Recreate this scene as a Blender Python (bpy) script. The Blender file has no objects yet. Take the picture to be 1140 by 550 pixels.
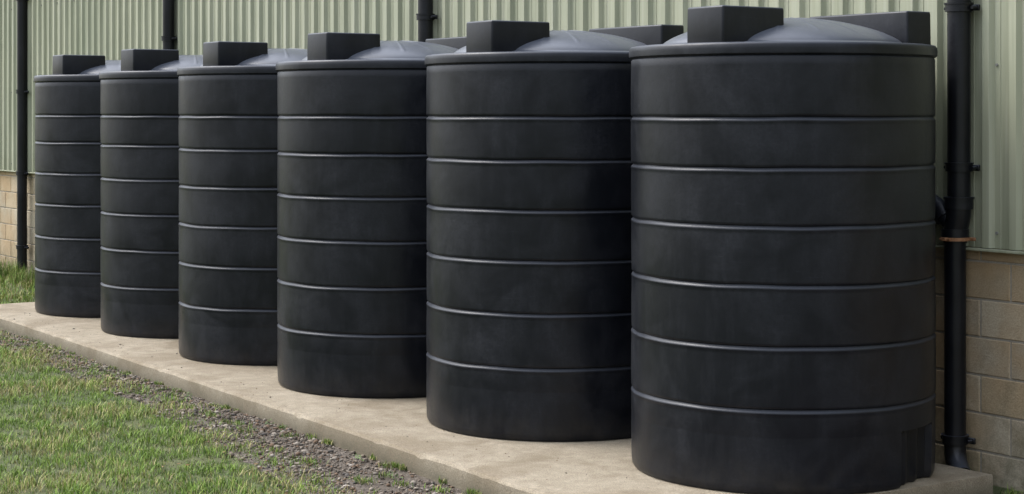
import bpy, bmesh, math, random
import numpy as np
from mathutils import Vector, Matrix, noise
random.seed(7); rng = np.random.default_rng(7)
sc = bpy.context.scene
COL = sc.collection

# ---------------------------------------------------------------- helpers
def empty(name, loc=(0,0,0)):
    o = bpy.data.objects.new(name, None); o.empty_display_size = .2
    COL.objects.link(o); o.location = loc; return o
def obj(name, me, mat=None, parent=None, loc=(0,0,0)):
    o = bpy.data.objects.new(name, me); COL.objects.link(o); o.location = loc
    if mat is not None and not me.materials: me.materials.append(mat)
    if parent: o.parent = parent
    return o
def mesh_from(name, verts, faces, smooth=False, sharp=None):
    me = bpy.data.meshes.new(name); me.from_pydata([tuple(v) for v in verts], [], faces); me.update()
    if smooth:
        me.polygons.foreach_set('use_smooth', [True]*len(me.polygons))
        if sharp: me.set_sharp_from_angle(angle=math.radians(sharp))
    return me
def bm_mesh(name, bm, smooth=False, sharp=None):
    bmesh.ops.recalc_face_normals(bm, faces=bm.faces)
    me = bpy.data.meshes.new(name); bm.to_mesh(me); bm.free()
    if smooth:
        me.polygons.foreach_set('use_smooth', [True]*len(me.polygons))
        if sharp: me.set_sharp_from_angle(angle=math.radians(sharp))
    return me
def lathe(profile, seg, fn=None, cap_top=True):
    V=[];F=[]
    for (r,z) in profile:
        for i in range(seg):
            t=2*math.pi*i/seg
            rr,zz = (r,z) if fn is None else fn(r,z,t)
            V.append((rr*math.cos(t), rr*math.sin(t), zz))
    n=len(profile)
    for j in range(n-1):
        for i in range(seg):
            k=(i+1)%seg
            F.append((j*seg+i, j*seg+k, (j+1)*seg+k, (j+1)*seg+i))
    if cap_top: F.append(tuple((n-1)*seg+i for i in range(seg)))
    return V,F
def add_box(bm, c, s, bevel=0.0, seg=2, taper=1.0, rot=None):
    r = bmesh.ops.create_cube(bm, size=1.0); vs=r['verts']
    for v in vs:
        k = taper if v.co.z>0 else 1.0
        v.co = Vector((v.co.x*s[0]*k, v.co.y*s[1]*k, v.co.z*s[2]))
        if rot is not None: v.co = rot @ v.co
        v.co += Vector(c)
    if bevel>0:
        es=list({e for v in vs for e in v.link_edges})
        bmesh.ops.bevel(bm, geom=es, offset=bevel, segments=seg, profile=.5, affect='EDGES')
def add_cyl(bm, p0, p1, r, seg=24, r2=None):
    p0=Vector(p0); p1=Vector(p1); d=p1-p0
    m = Matrix.Translation((p0+p1)/2) @ d.to_track_quat('Z','Y').to_matrix().to_4x4()
    bmesh.ops.create_cone(bm, cap_ends=True, segments=seg, radius1=r, radius2=r if r2 is None else r2, depth=d.length, matrix=m)
def tube(bm, pts, r, seg=20):
    pts=[Vector(p) for p in pts]; rings=[]
    up=Vector((0.3,1,0.1)).normalized()
    for i,p in enumerate(pts):
        if i==0: t=pts[1]-pts[0]
        elif i==len(pts)-1: t=pts[-1]-pts[-2]
        else: t=(pts[i+1]-pts[i-1])
        t.normalize(); u=t.cross(up).normalized(); w=t.cross(u)
        rings.append([bm.verts.new(p+r*(math.cos(a)*u+math.sin(a)*w)) for a in [2*math.pi*k/seg for k in range(seg)]])
    for a,b in zip(rings[:-1],rings[1:]):
        for k in range(seg):
            bm.faces.new((a[k],a[(k+1)%seg],b[(k+1)%seg],b[k]))
    bm.faces.new(rings[0]); bm.faces.new(rings[-1])

# ---------------------------------------------------------------- node helpers
class NT:
    def __init__(s, name):
        s.m = bpy.data.materials.new(name); s.m.use_nodes=True
        s.t = s.m.node_tree; s.n=s.t.nodes; s.l=s.t.links
        s.b = s.n['Principled BSDF']
        s.tc = s.n.new('ShaderNodeTexCoord')
    def link(s,a,b): s.l.new(a,b)
    def mapping(s, scale=(1,1,1), src='Object', off=None):
        m=s.n.new('ShaderNodeMapping'); m.inputs['Scale'].default_value=scale
        s.link(s.tc.outputs[src], m.inputs['Vector'])
        if off is not None: s.link(off, m.inputs['Location'])
        return m.outputs[0]
    def noise(s, scale, detail=6, rough=.6, vec=None, dist=0):
        n=s.n.new('ShaderNodeTexNoise'); n.inputs['Scale'].default_value=scale
        n.inputs['Detail'].default_value=min(detail,3); n.inputs['Roughness'].default_value=rough
        n.inputs['Distortion'].default_value=dist
        s.link(vec if vec is not None else s.tc.outputs['Object'], n.inputs['Vector'])
        return n.outputs['Fac']
    def voro(s, scale, vec=None, out='Distance', feature='F1'):
        n=s.n.new('ShaderNodeTexVoronoi'); n.feature=feature; n.inputs['Scale'].default_value=scale
        s.link(vec if vec is not None else s.tc.outputs['Object'], n.inputs['Vector'])
        return n.outputs[out]
    def ramp(s, fac, stops):
        r=s.n.new('ShaderNodeValToRGB'); cr=r.color_ramp
        while len(cr.elements)<len(stops): cr.elements.new(.5)
        for e,(p,c) in zip(cr.elements,stops):
            e.position=p; e.color=(c,c,c,1) if not hasattr(c,'__len__') else (*c,1)
        s.link(fac, r.inputs[0]); return r.outputs[0]
    def mix(s, fac, a, b, mode='MIX'):
        m=s.n.new('ShaderNodeMix'); m.data_type='RGBA'; m.blend_type=mode
        for v,i in ((fac,0),(a,6),(b,7)):
            if hasattr(v,'links'): s.link(v, m.inputs[i])
            elif i==0: m.inputs[0].default_value=v
            else: m.inputs[i].default_value=(*v,1)
        return m.outputs[2]
    def math(s, op, a, b=0.0, clamp=False):
        m=s.n.new('ShaderNodeMath'); m.operation=op; m.use_clamp=clamp
        for v,i in ((a,0),(b,1)):
            if hasattr(v,'links'): s.link(v,m.inputs[i])
            else: m.inputs[i].default_value=v
        return m.outputs[0]
    def bump(s, h, strength=.3, dist=.01, prev=None):
        b=s.n.new('ShaderNodeBump'); b.inputs['Strength'].default_value=strength; b.inputs['Distance'].default_value=dist
        s.link(h,b.inputs['Height'])
        if prev is not None: s.link(prev,b.inputs['Normal'])
        return b.outputs[0]
    def sepz(s, src='Object'):
        x=s.n.new('ShaderNodeSeparateXYZ'); s.link(s.tc.outputs[src],x.inputs[0]); return x.outputs
    def attr(s,name):
        a=s.n.new('ShaderNodeAttribute'); a.attribute_name=name; return a.outputs['Color']
    def set(s, **k):
        for key,v in k.items():
            i=s.b.inputs[key.replace('_',' ')]
            if hasattr(v,'links'): s.link(v,i)
            elif hasattr(v,'__len__'): i.default_value=(*v,1) if len(v)==3 else v
            else: i.default_value=v

# black rotomoulded plastic
def plastic(name, base=(.0045,.0054,.0082), dusty=.026, upc=(.055,.062,.080), spec=.25):
    g=NT(name)
    oi=g.n.new('ShaderNodeObjectInfo'); rnd=g.math('MULTIPLY',oi.outputs['Random'],37.0)
    cx=g.n.new('ShaderNodeCombineXYZ'); g.link(rnd,cx.inputs[0]); g.link(rnd,cx.inputs[1]); g.link(rnd,cx.inputs[2])
    v1=g.mapping((1,1,1),off=cx.outputs[0]); vs=g.mapping((7,7,1.3),off=cx.outputs[0])
    big=g.noise(2.2,4,.65,v1,.6); streak=g.noise(2.0,4,.65,vs); fine=g.noise(55,3,.7,v1)
    patch=g.ramp(big,[(.40,0),(.68,1)]); st=g.ramp(streak,[(.50,0),(.8,1)])
    dust=g.math('MULTIPLY',g.math('ADD',g.math('MULTIPLY',patch,.6),g.math('MULTIPLY',st,.3)),g.ramp(fine,[(.3,.4),(.7,1)]))
    sv=g.mapping((1.3,1.3,34),off=cx.outputs[0]); sc1=g.ramp(g.noise(5,3,.6,sv,1.2),[(.63,0),(.70,1)])
    sv2=g.mapping((30,30,2.2),off=cx.outputs[0]); sc2=g.ramp(g.noise(3,3,.6,sv2,.8),[(.68,0),(.73,1)])
    scr=g.math('MULTIPLY',g.math('ADD',sc1,g.math('MULTIPLY',sc2,.6)),g.math('ADD',g.math('MULTIPLY',patch,.45),.08))
    dust=g.math('ADD',dust,scr,True)
    z=g.sepz()[2]
    low=g.math('MULTIPLY',g.ramp(z,[(0,1),(.22,0)]),g.ramp(g.noise(7,4,.7,v1),[(.4,0),(.75,1)]))
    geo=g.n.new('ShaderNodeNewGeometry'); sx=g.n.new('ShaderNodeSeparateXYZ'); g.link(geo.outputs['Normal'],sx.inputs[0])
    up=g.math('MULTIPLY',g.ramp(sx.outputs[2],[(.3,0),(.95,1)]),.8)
    c=g.mix(dust,base,(dusty*.84,dusty*.9,dusty*1.12))
    c=g.mix(g.math('MULTIPLY',low,.35),c,(.045,.040,.032))
    c=g.mix(up,c,upc)  # upward faces and edges lightened: settled dust plus sky sheen painted into the colour
    g.set(Base_Color=c, Roughness=g.ramp(g.math('ADD',dust,g.math('MULTIPLY',fine,.25)),[(0,.30),(1,.55)]))
    g.b.inputs['Specular IOR Level'].default_value=spec
    g.set(Normal=g.bump(fine,.10,.003,g.bump(g.noise(5,3,.5,v1),.25,.01)))
    return g.m
M_TANK=plastic('black_plastic')
M_LID=plastic('dusty_skylit_plastic',(.012,.0135,.0175),.04,(.080,.090,.112),.5)  # dustier, greyer copy of the tank plastic; sky reflection on the dome painted in
M_PIPE=plastic('pipe_plastic',(.0045,.005,.0065),.018)

def cladding_mat():
    g=NT('green_cladding')
    vs=g.mapping((7,7,.35)); st=g.noise(1.5,7,.7,vs,.3); fine=g.noise(40,4,.7); big=g.noise(.7,4,.6)
    c=g.mix(g.ramp(big,[(.35,0),(.7,1)]),(.275,.292,.205),(.345,.350,.250))
    c=g.mix(g.math('MULTIPLY',g.ramp(st,[(.45,0),(.75,1)]),.55),c,(.15,.165,.10))
    c=g.mix(g.math('MULTIPLY',g.ramp(g.noise(1.2,6,.7,g.mapping((14,14,.5))),[(.5,0),(.8,1)]),.4),c,(.45,.45,.37))
    z=g.sepz()[2]
    dirt=g.math('MULTIPLY',g.ramp(g.math('SUBTRACT',z,1.2),[(0,1),(.35,0)]),g.ramp(st,[(.3,.2),(.7,1)]))
    c=g.mix(g.math('MULTIPLY',dirt,.55),c,(.12,.13,.07))
    g.set(Base_Color=c, Roughness=.6, Normal=g.bump(fine,.08,.003))
    return g.m
M_CLAD=cladding_mat()

def block_mat():
    g=NT('concrete_block')
    a=g.attr('col'); fine=g.noise(90,5,.75); mid=g.noise(6,6,.7,dist=.4); big=g.noise(1.1,5,.65)
    c=g.mix(1.0,a,g.ramp(fine,[(.25,(.62,.60,.56)),(.7,(1.12,1.1,1.06))]),'MULTIPLY')
    c=g.mix(g.math('MULTIPLY',g.ramp(mid,[(.48,0),(.70,1)]),.45),c,(.19,.155,.095))
    c=g.mix(g.math('MULTIPLY',g.ramp(big,[(.47,0),(.64,1)]),.6),c,(.34,.22,.105))
    z=g.sepz()[2]
    alg=g.math('MULTIPLY',g.ramp(g.math('ADD',z,.15),[(0,1),(.6,0)]),g.ramp(mid,[(.35,0),(.6,1)]))
    c=g.mix(g.math('MULTIPLY',alg,.7),c,(.10,.095,.05))
    g.set(Base_Color=c,Roughness=.92,Normal=g.bump(fine,.6,.006,g.bump(mid,.3,.01)))
    return g.m
M_BLOCK=block_mat()
def simple(name,c1,c2,scale=20,rough=.9,bs=.4,bd=.006):
    g=NT(name); f=g.noise(scale,6,.7)
    g.set(Base_Color=g.mix(g.ramp(f,[(.3,0),(.7,1)]),c1,c2),Roughness=rough,Normal=g.bump(f,bs,bd)); return g.m
M_MORTAR=simple('mortar',(.22,.20,.16),(.32,.29,.24),40)
M_ROOF=simple('roof_sheet',(.16,.165,.15),(.22,.22,.20),4)
M_RUST=simple('rusty_metal',(.16,.06,.02),(.30,.16,.08),60,.75)

def concrete_mat():
    g=NT('slab_concrete')
    fine=g.noise(110,5,.85); mid=g.noise(8,7,.75,dist=.3); big=g.noise(1.5,6,.65,dist=.5)
    c=g.mix(g.ramp(mid,[(.3,0),(.7,1)]),(.245,.203,.142),(.36,.310,.23))
    c=g.mix(g.math('MULTIPLY',g.ramp(big,[(.44,0),(.62,1)]),.65),c,(.180,.140,.088))
    c=g.mix(1.0,c,g.ramp(fine,[(.3,.50),(.65,1.18)]),'MULTIPLY')
    spots=g.ramp(g.voro(55),[(0,1),(.22,0)]); c=g.mix(g.math('MULTIPLY',spots,.65),c,(.10,.085,.065))
    z=g.sepz()[2]
    low=g.math('MULTIPLY',g.ramp(g.math('ADD',z,.14),[(.03,1),(.132,0)]),g.ramp(mid,[(.25,.4),(.6,1)]))
    c=g.mix(g.math('MULTIPLY',low,.8),c,(.085,.075,.045))
    g.set(Base_Color=c,Roughness=.93,Normal=g.bump(fine,.7,.006,g.bump(mid,.4,.012)))
    return g.m
M_SLAB=concrete_mat()

def ground_mat():
    g=NT('ground_soil_grass')
    fine=g.noise(60,6,.75); mid=g.noise(7,6,.7); big=g.noise(.5,5,.6)
    c=g.mix(g.ramp(mid,[(.35,0),(.65,1)]),(.060,.078,.024),(.10,.118,.036))
    c=g.mix(g.math('MULTIPLY',g.ramp(big,[(.45,0),(.7,1)]),.5),c,(.13,.115,.05))
    c=g.mix(1.0,c,g.ramp(fine,[(.25,.5),(.7,1.15)]),'MULTIPLY')
    g.set(Base_Color=c,Roughness=.95,Normal=g.bump(fine,.8,.03))
    return g.m
M_GROUND=ground_mat()
def gravel_mat():
    g=NT('gravel_soil')
    v=g.voro(75,out='Color'); d=g.voro(75); fine=g.noise(150,4,.8); mid=g.noise(4,6,.7)
    sv=g.n.new('ShaderNodeSeparateColor'); g.link(v,sv.inputs[0])
    c=g.ramp(sv.outputs[0],[(0,(.070,.054,.039)),(.5,(.125,.100,.076)),(1,(.22,.185,.15))])
    c=g.mix(g.ramp(mid,[(.4,0),(.65,.75)]),c,(.085,.062,.040))
    c=g.mix(1.0,c,g.ramp(d,[(.0,1.1),(.7,.45)]),'MULTIPLY')
    g.set(Base_Color=c,Roughness=.9,Normal=g.bump(d,-.8,.012,g.bump(fine,.4,.004)))
    return g.m
M_GRAVEL=gravel_mat()
def attr_mat(name,rough=.8):
    g=NT(name); g.set(Base_Color=g.attr('col'),Roughness=rough); g.b.inputs['Specular IOR Level'].default_value=.25
    return g.m
M_BLADE=attr_mat('grass_blades',.6); M_STONE=attr_mat('stones',.85); M_LEAF=attr_mat('leaves',.7)

# ---------------------------------------------------------------- frame: X along row, Y towards wall
R=.88; H=2.454; GZ=-.125
D=(-.562,.827); N=(.827,.562); T1=(1.584,10.56)
cams=[(1.584,10.56),(.304,12.15),(-.923,13.87),(-1.988,15.54),(-3.059,17.30),(-4.124,18.96)]
TPOS=[]
for X,Z in cams:
    rx,rz=X-T1[0],Z-T1[1]
    TPOS.append((-(rx*D[0]+rz*D[1]), rx*N[0]+rz*N[1]))

# ---------------------------------------------------------------- tanks
grooves=[2.04,1.765,1.450,1.130,.797,.455]
prof=[(R-.05,0),(R-.012,.004),(R-.003,.02),(R,.05)]
for zg in reversed(grooves):
    lo=prof[-1][1]
    for k in range(1,5):
        zz=lo+(zg-.040-lo)*k/4; prof.append((R+.0015*math.sin(math.pi*k/4),zz))
    prof += [(R+.0003,zg-.024),(R+.0022,zg-.019),(R+.0018,zg-.014),(R-.002,zg-.008),(R-.010,zg-.001),(R-.012,zg+.004),(R-.004,zg+.010),(R-.0005,zg+.015),(R,zg+.024)]
prof += [(R+.001,2.2),(R,2.33),(R,2.372),(R-.006,2.380),(R+.004,2.386),(R+.013,2.392),(R+.014,2.42),(R+.011,2.440),(R+.002,2.452),(R-.015,H),(R-.06,H-.006),(.73,H-.012)]
def tank_mesh(seed):
    ang=math.atan2(.47,.86)-.20
    def fn(r,z,t):
        if r>.6:
            d=.0028*noise.noise(Vector((2*math.cos(t)+seed*9,2*math.sin(t),z*1.2)))+.0012*noise.noise(Vector((6*math.cos(t)+seed*5,6*math.sin(t),z*3)))
            r+=d
            z+=.004*noise.noise(Vector((3*math.cos(t)+seed*7,3*math.sin(t),z*3)))*(1 if .3<z<2.3 else 0)
            da=(t-ang+math.pi)%(2*math.pi)-math.pi
            if abs(da)<.21 and z<.31: r-=.055 if (int((da+.21)/.07)%2==0) else .035
        return r,z
    p2=[]
    for a,b in zip(prof[:-1],prof[1:]):
        p2.append(a)
        if a[1]<.305<b[1]: p2 += [(R,.305),(R,.315)]
    p2.append(prof[-1])
    V,F=lathe(p2,216,fn,cap_top=False)
    return mesh_from('tank_body',V,F,True,50)
def dome_mesh():
    pr=[(.745,H-.02),(.735,H+.0),(.722,H+.006),(.705,H+.010)]
    RD=.70
    for k in range(1,22):
        th=(math.pi/2)*k/22; r=RD*math.cos(th)
        pr.append((r,H+.010+.158*(max(0,1-(r/RD)**2))**.72))
    pr.append((.012,H+.168))
    def fn(r,z,t):
        p=(t/(2*math.pi)*16)%1; q=min(p,1-p)
        if .10<r<.60: z+=.004*max(0,1-q/.07)
        return r,z
    V,F=lathe(pr,320,fn); return mesh_from('dome',V,F,True,60)
DOME=dome_mesh()
bm=bmesh.new(); add_box(bm,(.215,-.545,H+.086),(.31,.46,.235),.013,3,.99); LUGA=bm_mesh('lug_a',bm,True,50)
bm=bmesh.new(); add_box(bm,(.18,.53,H+.083),(.82,.20,.235),.013,3,.99); LUGB=bm_mesh('lug_b',bm,True,50)
for i,(x,y) in enumerate(TPOS):
    n='water_tank' if i==0 else 'water_tank.%03d'%i
    e=empty(n,(x,y,0.002))
    obj('body',tank_mesh(i),M_TANK,e)
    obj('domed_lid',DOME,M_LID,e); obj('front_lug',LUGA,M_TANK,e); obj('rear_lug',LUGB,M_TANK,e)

# ---------------------------------------------------------------- concrete slab
def front_b(a): return -1.62+.033*a
a0,a1=-.89,11.35
bm=bmesh.new()
nx=300; rows=[]
for i in range(nx+1):
    a=a0+(a1-a0)*i/nx; fb=front_b(a)
    j=.010*noise.noise(Vector((a*3,0,0)))+.006*noise.noise(Vector((a*14,0,7)))+.016*max(0,noise.noise(Vector((a*9,4,0)))-.3)*2
    ztop=.002*noise.noise(Vector((a*1.3,2,0)))-.004
    chip=max(0,noise.noise(Vector((a*7,9,1)))-.2)*.07
    ys=[(fb-j*.3,GZ-.05),(fb+j,GZ+.02),(fb+j*.5,-.05),(fb+j+.002,-.018-chip*.4+ztop),(fb+j+.018+chip,ztop-.001)]
    for k in range(1,16):
        y=fb+.05+( .80-fb-.05)*k/15; ys.append((y,.0015*noise.noise(Vector((a*2,y*2,0)))))
    ys += [(.806,-.01),(.806,GZ-.05)]
    rows.append([bm.verts.new((-a,yy,zz)) for yy,zz in ys])
for r0,r1 in zip(rows[:-1],rows[1:]):
    for k in range(len(r0)-1): bm.faces.new((r0[k],r0[k+1],r1[k+1],r1[k]))
bm.faces.new(rows[0]); bm.faces.new(rows[-1])
SL=bm_mesh('concrete_slab',bm,True,30); obj('concrete_slab',SL,M_SLAB)

# ---------------------------------------------------------------- building
shed=empty('farm_shed')
XL,XR=-30.0,9.0; WB=1.03; EAVE=4.6; DEP=14.0
V=[];F=[];C=[]
bh=.225; ncourse=7
def add_block(x0,x1,zb,zt,y):
    c=.006; b=len(V); dj=random.uniform(-.0015,.0015); yf=y+dj
    V.extend([(x0,y+.03,zb),(x1,y+.03,zb),(x1,y+.03,zt),(x0,y+.03,zt),(x0+.001,yf+c,zb+.001),(x1-.001,yf+c,zb+.001),(x1-.001,yf+c,zt-.001),(x0+.001,yf+c,zt-.001),
              (x0+c,yf,zb+c),(x1-c,yf,zb+c),(x1-c,yf,zt-c),(x0+c,yf,zt-c)])
    for o in (0,4):
        for k in range(4):
            k2=(k+1)%4; F.append((b+o+k,b+o+k2,b+o+4+k2,b+o+4+k))
    F.append((b+8,b+9,b+10,b+11))
    g=random.uniform(.80,1.12); w=random.uniform(-.02,.02)
    C.extend([(.42*g+w,.36*g,.26*g-w,1)]*12)
for r in range(ncourse):
    zb=-.10+r*bh-.06; x=XL+(.225 if r%2 else 0)
    while x<XR-.1:
        add_block(x+.005,x+.445,zb+.005,zb+.22,WB); x+=.45
me=mesh_from('block_wall',V,F); at=me.color_attributes.new('col','FLOAT_COLOR','POINT'); at.data.foreach_set('color',np.array(C,dtype=np.float32).ravel())
obj('block_wall',me,M_BLOCK,shed)
bm=bmesh.new(); add_box(bm,((XL+XR)/2,WB+.008+.10,.6),(XR-XL,.20,1.6)); obj('mortar_core',bm_mesh('mortar',bm),M_MORTAR,shed)
def clad(x0,x1,zb,zt,pitch=.20,depth=.032):
    pr=[]; x=x0
    while x<x1:
        pr += [(x,0),(x+pitch*.18,0),(x+pitch*.27,-depth),(x+pitch*.52,-depth),(x+pitch*.61,0),(x+pitch*.80,0),(x+pitch*.81,-.004),(x+pitch*.83,-.004),(x+pitch*.84,0)]
        x+=pitch
    pr.append((x,0)); V=[];F=[]
    zs=[zb,(zb+zt)/2,zt]
    for z in zs: V+= [(p[0],p[1],z) for p in pr]
    n=len(pr)
    for j in range(2):
        for k in range(n-1): F.append((j*n+k,j*n+k+1,(j+1)*n+k+1,(j+1)*n+k))
    return mesh_from('cladding',V,F)
CB=1.275
o=obj('front_cladding',clad(XL,XR,CB,EAVE),M_CLAD,shed,(0,WB-.012,0))
# fixing screws with washers in the troughs
bm=bmesh.new(); k=0; x=XL+.20*.70
while x<XR:
    if k%3==0:
        for z in (CB+.09,2.35,3.5): add_cyl(bm,(x,WB-.010,z),(x,WB-.022,z),.009,8)
    x+=.20; k+=1
obj('cladding_screws',bm_mesh('screws',bm),M_ROOF,shed)
bm=bmesh.new(); add_box(bm,((XL+XR)/2,WB+.06,(CB+.05+EAVE)/2),(XR-XL-.02,.08,EAVE-CB-.05)); obj('inner_liner',bm_mesh('liner',bm),M_MORTAR,shed)
bm=bmesh.new(); add_box(bm,((XL+XR)/2,WB-.02,CB-.012),(XR-XL,.085,.016),.003,1); obj('drip_flashing',bm_mesh('flash',bm),M_CLAD,shed)
for nm,x,rz in (('gable_cladding_near',XR,math.pi/2),('gable_cladding_far',XL,-math.pi/2)):
    m=clad(0,DEP,0.0,EAVE); o=obj(nm,m,M_CLAD,shed,(x,WB if rz>0 else WB+DEP,GZ)); o.rotation_euler[2]=rz
m=clad(0,XR-XL,0,EAVE,.4); o=obj('rear_cladding',m,M_CLAD,shed,(XR,WB+DEP,GZ)); o.rotation_euler[2]=math.pi
bm=bmesh.new()
ry=WB+DEP/2; rz=EAVE+1.7
for s in (-1,1):
    ye=ry+s*(DEP/2+.25); ze=EAVE-.05
    v=[bm.verts.new(c) for c in ((XL-.3,ye,ze),(XR+.3,ye,ze),(XR+.3,ry,rz),(XL-.3,ry,rz))]
    v2=[bm.verts.new(q.co+Vector((0,0,.06))) for q in v]
    bm.faces.new(v); bm.faces.new(v2)
    for k in range(4): bm.faces.new((v[k],v[(k+1)%4],v2[(k+1)%4],v2[k]))
for x in (XL,XR):
    v=[bm.verts.new(c) for c in ((x,WB,EAVE-.02),(x,WB+DEP,EAVE-.02),(x,ry,rz-.02))]; bm.faces.new(v)
obj('roof',bm_mesh('roof',bm),M_ROOF,shed)
bm=bmesh.new(); add_box(bm,((XL+XR)/2,WB-.20,EAVE-.12),(XR-XL+.5,.14,.12),.03,3); obj('gutter',bm_mesh('gutter',bm),M_PIPE,shed)

# ---------------------------------------------------------------- downpipes
def collar(bm,x,y,z,r,h=.045):
    add_cyl(bm,(x,y,z-h/2),(x,y,z+h/2),r+.012,28)
    add_cyl(bm,(x,y,z+h/2-.002),(x,y,z+h/2+.008),r+.018,28)
    add_box(bm,(x,y+.045,z),(2*r+.10,.02,h*.8),.004,1)
    for s in (-1,1):
        add_cyl(bm,(x+s*(r+.035),y+.03,z),(x+s*(r+.035),y-.005,z),.011,10)
PY=.925
def downpipe(i,a,r,zs,detailed=False,bottom=GZ+.0):
    e=empty('downpipe' if i==0 else 'downpipe.%03d'%i,(-a,PY,0)); bm=bmesh.new()
    if not detailed:
        add_cyl(bm,(0,0,bottom),(0,0,EAVE-.15),r,28)
        for z in zs: collar(bm,0,0,z,r)
        obj('pipe',bm_mesh('pipe',bm,True,40),M_PIPE,e); return
    o=-.03
    add_cyl(bm,(0,0,1.50),(0,0,EAVE-.15),r,32)
    for z in zs: collar(bm,0,0,z,r)
    add_cyl(bm,(0,0,1.50),(0,0,1.56),r+.016,32); add_cyl(bm,(0,0,1.56),(0,0,1.572),r+.022,32)
    tube(bm,[(0,0,1.52),(0,0,1.47),(o*.5,0,1.42),(o,0,1.36),(o,0,1.30)],r+.004,28)
    tube(bm,[(0,-.0,1.38),(-.05,-.01,1.41),(-.09,-.02,1.45),(-.13,-.02,1.50),(-.20,.0,1.53),(-.42,0.01,1.53)],.052,20)
    add_cyl(bm,(-.085,-.02,1.445),(-.125,-.022,1.495),.068,24)
    add_cyl(bm,(o,0,1.33),(o,0,1.38),r+.014,32)
    tube(bm,[(o,0,1.34),(o,0,.6),(o,0,.10),(o+.004,-.004,.05),(o+.03,-.02,.0),(o+.075,-.045,-.045),(o+.12,-.07,-.065)],r-.004,28)
    collar(bm,o,0,.13,r-.004)
    obj('pipe',bm_mesh('pipe',bm,True,40),M_PIPE,e)
    bm=bmesh.new(); add_cyl(bm,(o,0,1.312),(o,0,1.332),r+.020,32)
    add_box(bm,(o+.01,-r-.03,1.323),(.03,.03,.02),.003,1)
    add_cyl(bm,(o-.03,-r-.03,1.323),(o+.05,-r-.03,1.323),.006,8)
    add_box(bm,(o,.05,1.323),(.22,.02,.02),.003,1)
    obj('rusty_clamp',bm_mesh('clamp',bm,True,40),M_RUST,e)
downpipe(0,-.53,.068,[2.69,1.745,3.8],True)
downpipe(1,5.52,.066,[2.9,3.9,1.9,.6]); downpipe(2,11.06,.066,[2.9,3.9,1.9,.6]); downpipe(3,15.96,.066,[2.35,3.6,1.25,.25]); downpipe(4,21.5,.066,[2.35,3.6,1.25,.25])

# ---------------------------------------------------------------- ground
def gh(x,y):
    return .012*noise.noise(Vector((x*.9,y*.9,0)))+.02*noise.noise(Vector((x*.25,y*.25,3)))
V=[];F=[]
xs=list(np.concatenate([[-300,-150,-80,-50],np.arange(-30,14.01,.25),[20,40,80,150,300]])); ys=list(np.concatenate([[-300,-150,-80,-40,-20],np.arange(-12,1.51,.25),[6,15,16,40,100,300]]))
for y in ys:
    for x in xs:
        inn=(-30<=x<=14 and -12<=y<=1.5); V.append((x,y,GZ+(gh(x,y)-.010 if inn else -.02)))
nx=len(xs)
for j in range(len(ys)-1):
    for i in range(nx-1): F.append((j*nx+i,j*nx+i+1,(j+1)*nx+i+1,(j+1)*nx+i))
obj('ground',mesh_from('ground',V,F,True),M_GROUND)
EA=[-7,-1,1.2,2.4,3.74,5.1,9.66,12]; EB=[-2.9,-2.60,-2.28,-2.08,-1.86,-1.73,-1.44,-1.33]
def edge_b(a):
    return float(np.interp(a,EA,EB))+.07*noise.noise(Vector((a*.9,5,0)))+.06*noise.noise(Vector((a*4,5,0)))
V=[];F=[]; na=220; nb=14; A=np.linspace(-7,12.2,na)
for a in A:
    e=edge_b(max(a,-1))-.22 ; f=(front_b(a)+.04)
    if a<a0+.02 or a>a1-.02: f=1.02
    for k in range(nb):
        y=e+(f-e)*k/(nb-1); x=-a
        V.append((x,y,GZ+gh(x,y)+.006*noise.noise(Vector((x*6,y*6,0)))-.004+(0 if k>0 else -.02)))
for i in range(na-1):
    for k in range(nb-1): F.append((i*nb+k,(i+1)*nb+k,(i+1)*nb+k+1,i*nb+k+1))
obj('gravel_path',mesh_from('gravel_path',V,F,True),M_GRAVEL)

ico=bmesh.new(); bmesh.ops.create_icosphere(ico,subdivisions=1,radius=1); IV=np.array([v.co[:] for v in ico.verts]); IF=np.array([[v.index for v in f.verts] for f in ico.faces]); ico.free()
def build_tri(name,VV,FF,CC,mat,quad=False):
    me=bpy.data.meshes.new(name); nv=len(VV); me.vertices.add(nv); me.vertices.foreach_set('co',VV.astype(np.float32).ravel())
    k=FF.shape[1]; me.loops.add(FF.size); me.loops.foreach_set('vertex_index',FF.astype(np.int32).ravel())
    me.polygons.add(len(FF)); me.polygons.foreach_set('loop_start',np.arange(0,FF.size,k,dtype=np.int32))
    try: me.polygons.foreach_set('loop_total',np.full(len(FF),k,dtype=np.int32))
    except Exception: pass
    me.update(calc_edges=True); me.validate()
    at=me.color_attributes.new('col','FLOAT_COLOR','POINT'); at.data.foreach_set('color',CC.astype(np.float32).ravel())
    return obj(name,me,mat)
pts=[]
while len(pts)<15000:
    a=random.uniform(-2.5,11.5); e=edge_b(max(a,-1)); f=front_b(a)-.005
    if a<a0: f=.98
    y=random.uniform(e-.22,f)
    if y<e and random.random()<.6: continue
    if noise.noise(Vector((a*1.7,y*1.7,8)))<-.2 and random.random()<.65: continue
    if y>-1 and random.random()<.4: continue
    pts.append((-a,y))
NG=len(pts)
for _ in range(200):
    a=random.uniform(a0,11); pts.append((-a,random.uniform(front_b(a)+.04,-.95)))
P=np.array(pts); n=len(P)
size=np.clip(rng.lognormal(math.log(.0058),.50,n),.0025,.022); size[NG:]*=.5
z=np.array([gh(x,y)+GZ for x,y in P]); z[NG:]=.0
sc3=np.stack([size*rng.uniform(.8,1.4,n),size*rng.uniform(.8,1.3,n),size*rng.uniform(.45,.8,n)],1)
th=rng.uniform(0,6.28,n); c,s=np.cos(th),np.sin(th)
jit=1+.18*rng.standard_normal((n,12,1))
L=IV[None]*jit*sc3[:,None,:]
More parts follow.
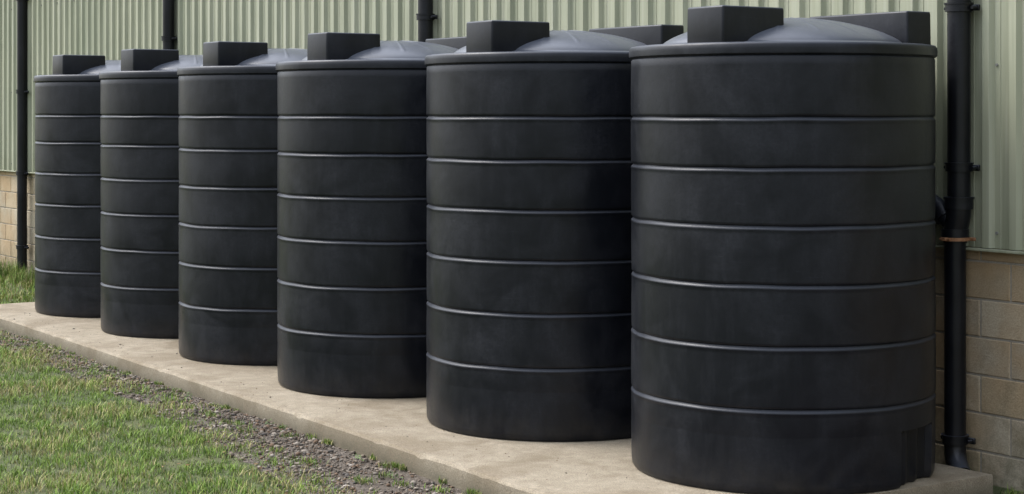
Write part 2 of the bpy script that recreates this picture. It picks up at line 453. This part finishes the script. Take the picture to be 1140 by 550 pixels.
W=np.empty_like(L); W[...,0]=L[...,0]*c[:,None]-L[...,1]*s[:,None]; W[...,1]=L[...,0]*s[:,None]+L[...,1]*c[:,None]; W[...,2]=L[...,2]
W+=np.stack([P[:,0],P[:,1],z+size*.25],1)[:,None,:]
FF=(IF[None]+(np.arange(n)*12)[:,None,None]).reshape(-1,3)
base=np.array([[.16,.128,.098],[.10,.082,.064],[.22,.19,.155],[.15,.10,.066],[.08,.072,.064],[.32,.28,.24]])
cc=base[rng.choice(6,n,p=[.27,.25,.16,.17,.11,.04])]*rng.uniform(.75,1.2,(n,1)); cc=np.concatenate([cc,np.ones((n,1))],1)
build_tri('gravel_stones',W.reshape(-1,3),FF,np.repeat(cc,12,0),M_STONE)

def blades(P,h,w,col,name,zf,lean=.5):
    n=len(P); th=rng.uniform(0,6.28,n); d=np.stack([np.cos(th),np.sin(th)],1); q=np.stack([-d[:,1],d[:,0]],1)
    ln=(rng.uniform(.1,1,n)**1.3*lean*2*h)[:,None]
    def pt(t,side,wf):
        xy=P+d*ln*(t**1.8)+q*(w*wf*side)[:,None]
        zz=zf+h*t*(1-.25*t*np.minimum(1,ln[:,0]/h))
        return np.concatenate([xy,zz[:,None]],1)
    VV=np.stack([pt(0,-1,1),pt(0,1,1),pt(.5,-1,.8),pt(.5,1,.8),pt(1,-1,.12),pt(1,1,.12)],1)
    f=np.array([[0,1,3,2],[2,3,5,4]]); FF=(f[None]+(np.arange(n)*6)[:,None,None]).reshape(-1,4)
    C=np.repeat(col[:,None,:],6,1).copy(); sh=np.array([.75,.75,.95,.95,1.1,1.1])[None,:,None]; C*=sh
    C=np.concatenate([C,np.ones((n,6,1))],2).reshape(-1,4)
    return build_tri(name,VV.reshape(-1,3),FF,C,M_BLADE)
pal=np.array([[.120,.200,.028],[.165,.255,.038],[.225,.285,.055],[.37,.33,.14],[.27,.20,.10],[.070,.135,.022]])
def sample(n,a_lo,a_hi,b_lo,b_fn,seed):
    out=[];hh=[];cl=[]
    while len(out)<n:
        a=random.uniform(a_lo,a_hi); e=b_fn(a); y=random.uniform(b_lo,e+.20)
        over=y-e
        if over>-.04 and random.random()<(.15+over)*2.6: continue
        m=noise.noise(Vector((a*1.4,y*1.4,seed))); m2=noise.noise(Vector((a*5,y*5,seed+3))); m3=noise.noise(Vector((a*12,y*12,seed+5)))
        if m2+.6*m3+.3*m<-.30 and random.random()<.75: continue
        out.append((-a,y)); hh.append(max(.014,(.038+.022*m+.038*m2+.022*m3)*random.uniform(.5,1.45)))
        dry=.17+.75*m+.6*m3-.5*m2+(.15 if over>-.25 else 0)
        u=random.random()
        if u<dry*.55: k=3
        elif u<dry: k=random.choice((3,4,2))
        else: k=random.choice((0,0,1,1,2,5))
        cl.append(pal[k]*random.uniform(.7,1.3)*(1+.35*m2))
    return np.array(out),np.array(hh),np.array(cl)
P1,h1,c1=sample(90000,-.1,12.0,-4.2,edge_b,1)
zf=np.array([gh(x,y)+GZ-.012 for x,y in P1])
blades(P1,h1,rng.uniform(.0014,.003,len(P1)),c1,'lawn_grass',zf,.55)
P1,h1,c1=sample(22000,11.45,20,-2.6,lambda a:.78,4)
zf=np.array([gh(x,y)+GZ-.012 for x,y in P1])
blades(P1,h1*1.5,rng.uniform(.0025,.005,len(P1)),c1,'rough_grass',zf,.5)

def tuft_pts():
    T=[]
    for _ in range(26):
        a=random.uniform(.3,11); T.append((-a,front_b(a)-random.uniform(.0,.05),GZ,.035,45,.018))
    for _ in range(46):
        a=random.uniform(0,9); e=edge_b(a); T.append((-a,random.uniform(e,front_b(a)),GZ,.03,60,.04))
    for _ in range(60):
        a=random.uniform(11.3,21); T.append((-a,random.uniform(.55,.95),GZ,.20,90,.08))
    for x in np.arange(.95,4,.12):
        T.append((x+random.uniform(-.05,.05),random.uniform(.86,.98),GZ,.055,50,.03))
    T.append((.62,.86,-.06,.07,60,.03))
    return T
out=[];hh=[];cl=[];zz=[]
for x,y,zb,h,n,rad in tuft_pts():
    g=random.uniform(.7,1.2)
    for _ in range(n):
        out.append((x+random.gauss(0,rad),y+random.gauss(0,rad*.7))); hh.append(h*random.uniform(.4,1.3)); zz.append(zb-.005)
        cl.append(pal[random.choice((0,1,0,5,2,3))]*g*random.uniform(.7,1.1))
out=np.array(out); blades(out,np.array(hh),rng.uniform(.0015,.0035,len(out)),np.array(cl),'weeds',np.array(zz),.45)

def leaf_cloud(name,T,mat):
    VV=[];FF=[];CC=[]
    for (x,y,z,s,tilt,c) in T:
        M=Matrix.Translation((x,y,z))@Matrix.Rotation(random.uniform(0,6.28),4,'Z')@Matrix.Rotation(tilt,4,'X')
        b=len(VV)
        for p in ((-1,0,0),(-.35,.42,.12),(.4,.36,.1),(1,0,0),(.4,-.36,.1),(-.35,-.42,.12)):
            VV.append((M@Vector((p[0]*s,p[1]*s,p[2]*s)))[:]); CC.append((*c,1))
        FF.append([b,b+1,b+2,b+3]); FF.append([b,b+3,b+4,b+5])
    build_tri(name,np.array(VV),np.array(FF),np.array(CC),mat)
T=[]
for _ in range(200):
    a=random.uniform(-.3,11.5); y=random.uniform(-4.2,front_b(a)-.03); g=random.uniform(.6,1.2)
    c=random.choice(((.16,.085,.035),(.22,.14,.06),(.10,.06,.03),(.26,.19,.08)))
    T.append((-a,y,GZ+gh(-a,y)+random.uniform(.01,.035),random.uniform(.010,.020),random.uniform(-.5,.5),tuple(q*g for q in c)))
leaf_cloud('fallen_leaves',T,M_LEAF)
T=[]
for _ in range(26):
    if random.random()<.5: cx,cy,s0,zb=-random.uniform(11.6,20),random.uniform(.4,.92),.035,GZ
    else:
        a=random.uniform(0,10); cx,cy,s0,zb=-a,front_b(a)-random.uniform(.01,.25),.010,GZ
    g=random.uniform(.7,1.2)
    for _ in range(26):
        T.append((cx+random.gauss(0,s0*2.2),cy+random.gauss(0,s0*1.6),zb+random.uniform(.2,4)*s0,s0*random.uniform(.6,1.2),random.uniform(-.8,.8),(.08*g,.14*g,.035*g)))
leaf_cloud('broadleaf_weeds',T,M_LEAF)

# ---------------------------------------------------------------- light (overcast: brighter zenith than horizon)
w=bpy.data.worlds.new('World'); sc.world=w; w.use_nodes=True; nt=w.node_tree
sky=nt.nodes.new('ShaderNodeTexSky'); sky.sky_type='NISHITA'; sky.sun_disc=False
EL,AZ=math.radians(52),math.radians(235)
sky.sun_elevation=EL; sky.sun_rotation=AZ; sky.air_density=1.0; sky.dust_density=2.0
hs=nt.nodes.new('ShaderNodeHueSaturation'); hs.inputs['Saturation'].default_value=.38; hs.inputs['Value'].default_value=1.0
tc=nt.nodes.new('ShaderNodeTexCoord'); sp=nt.nodes.new('ShaderNodeSeparateXYZ'); nt.links.new(tc.outputs['Generated'],sp.inputs[0])
mr=nt.nodes.new('ShaderNodeMapRange'); mr.inputs['From Min'].default_value=0; mr.inputs['From Max'].default_value=.8
mr.inputs['To Min'].default_value=1.1; mr.inputs['To Max'].default_value=5.0
nt.links.new(sp.outputs[2],mr.inputs['Value'])
vm=nt.nodes.new('ShaderNodeVectorMath'); vm.operation='SCALE'
nt.links.new(sky.outputs[0],hs.inputs['Color']); nt.links.new(hs.outputs[0],vm.inputs[0]); nt.links.new(mr.outputs[0],vm.inputs['Scale'])
bg=nt.nodes['Background']; nt.links.new(vm.outputs[0],bg.inputs[0]); bg.inputs[1].default_value=.14
sun=bpy.data.lights.new('sun','SUN'); sun.energy=1.5; sun.angle=math.radians(25); sun.color=(1,.97,.92)
so=bpy.data.objects.new('sun',sun); COL.objects.link(so)
dirv=Vector((math.sin(AZ)*math.cos(EL),math.cos(AZ)*math.cos(EL),math.sin(EL)))
so.rotation_euler=dirv.to_track_quat('Z','Y').to_euler(); so.location=(0,-5,10)

# ---------------------------------------------------------------- camera
cd=bpy.data.cameras.new('camera'); cam=bpy.data.objects.new('camera',cd); COL.objects.link(cam); sc.camera=cam
cam.location=(7.843,-7.245,2.07); cam.rotation_euler=(math.radians(90),0,math.atan2(.827,.562))
cd.lens=36*2000/1140; cd.sensor_width=36; cd.shift_y=-(275-125.5)/1140; cd.clip_end=1000; cd.clip_start=.1
sc.view_settings.view_transform='Standard'; sc.view_settings.look='None'; sc.view_settings.exposure=0
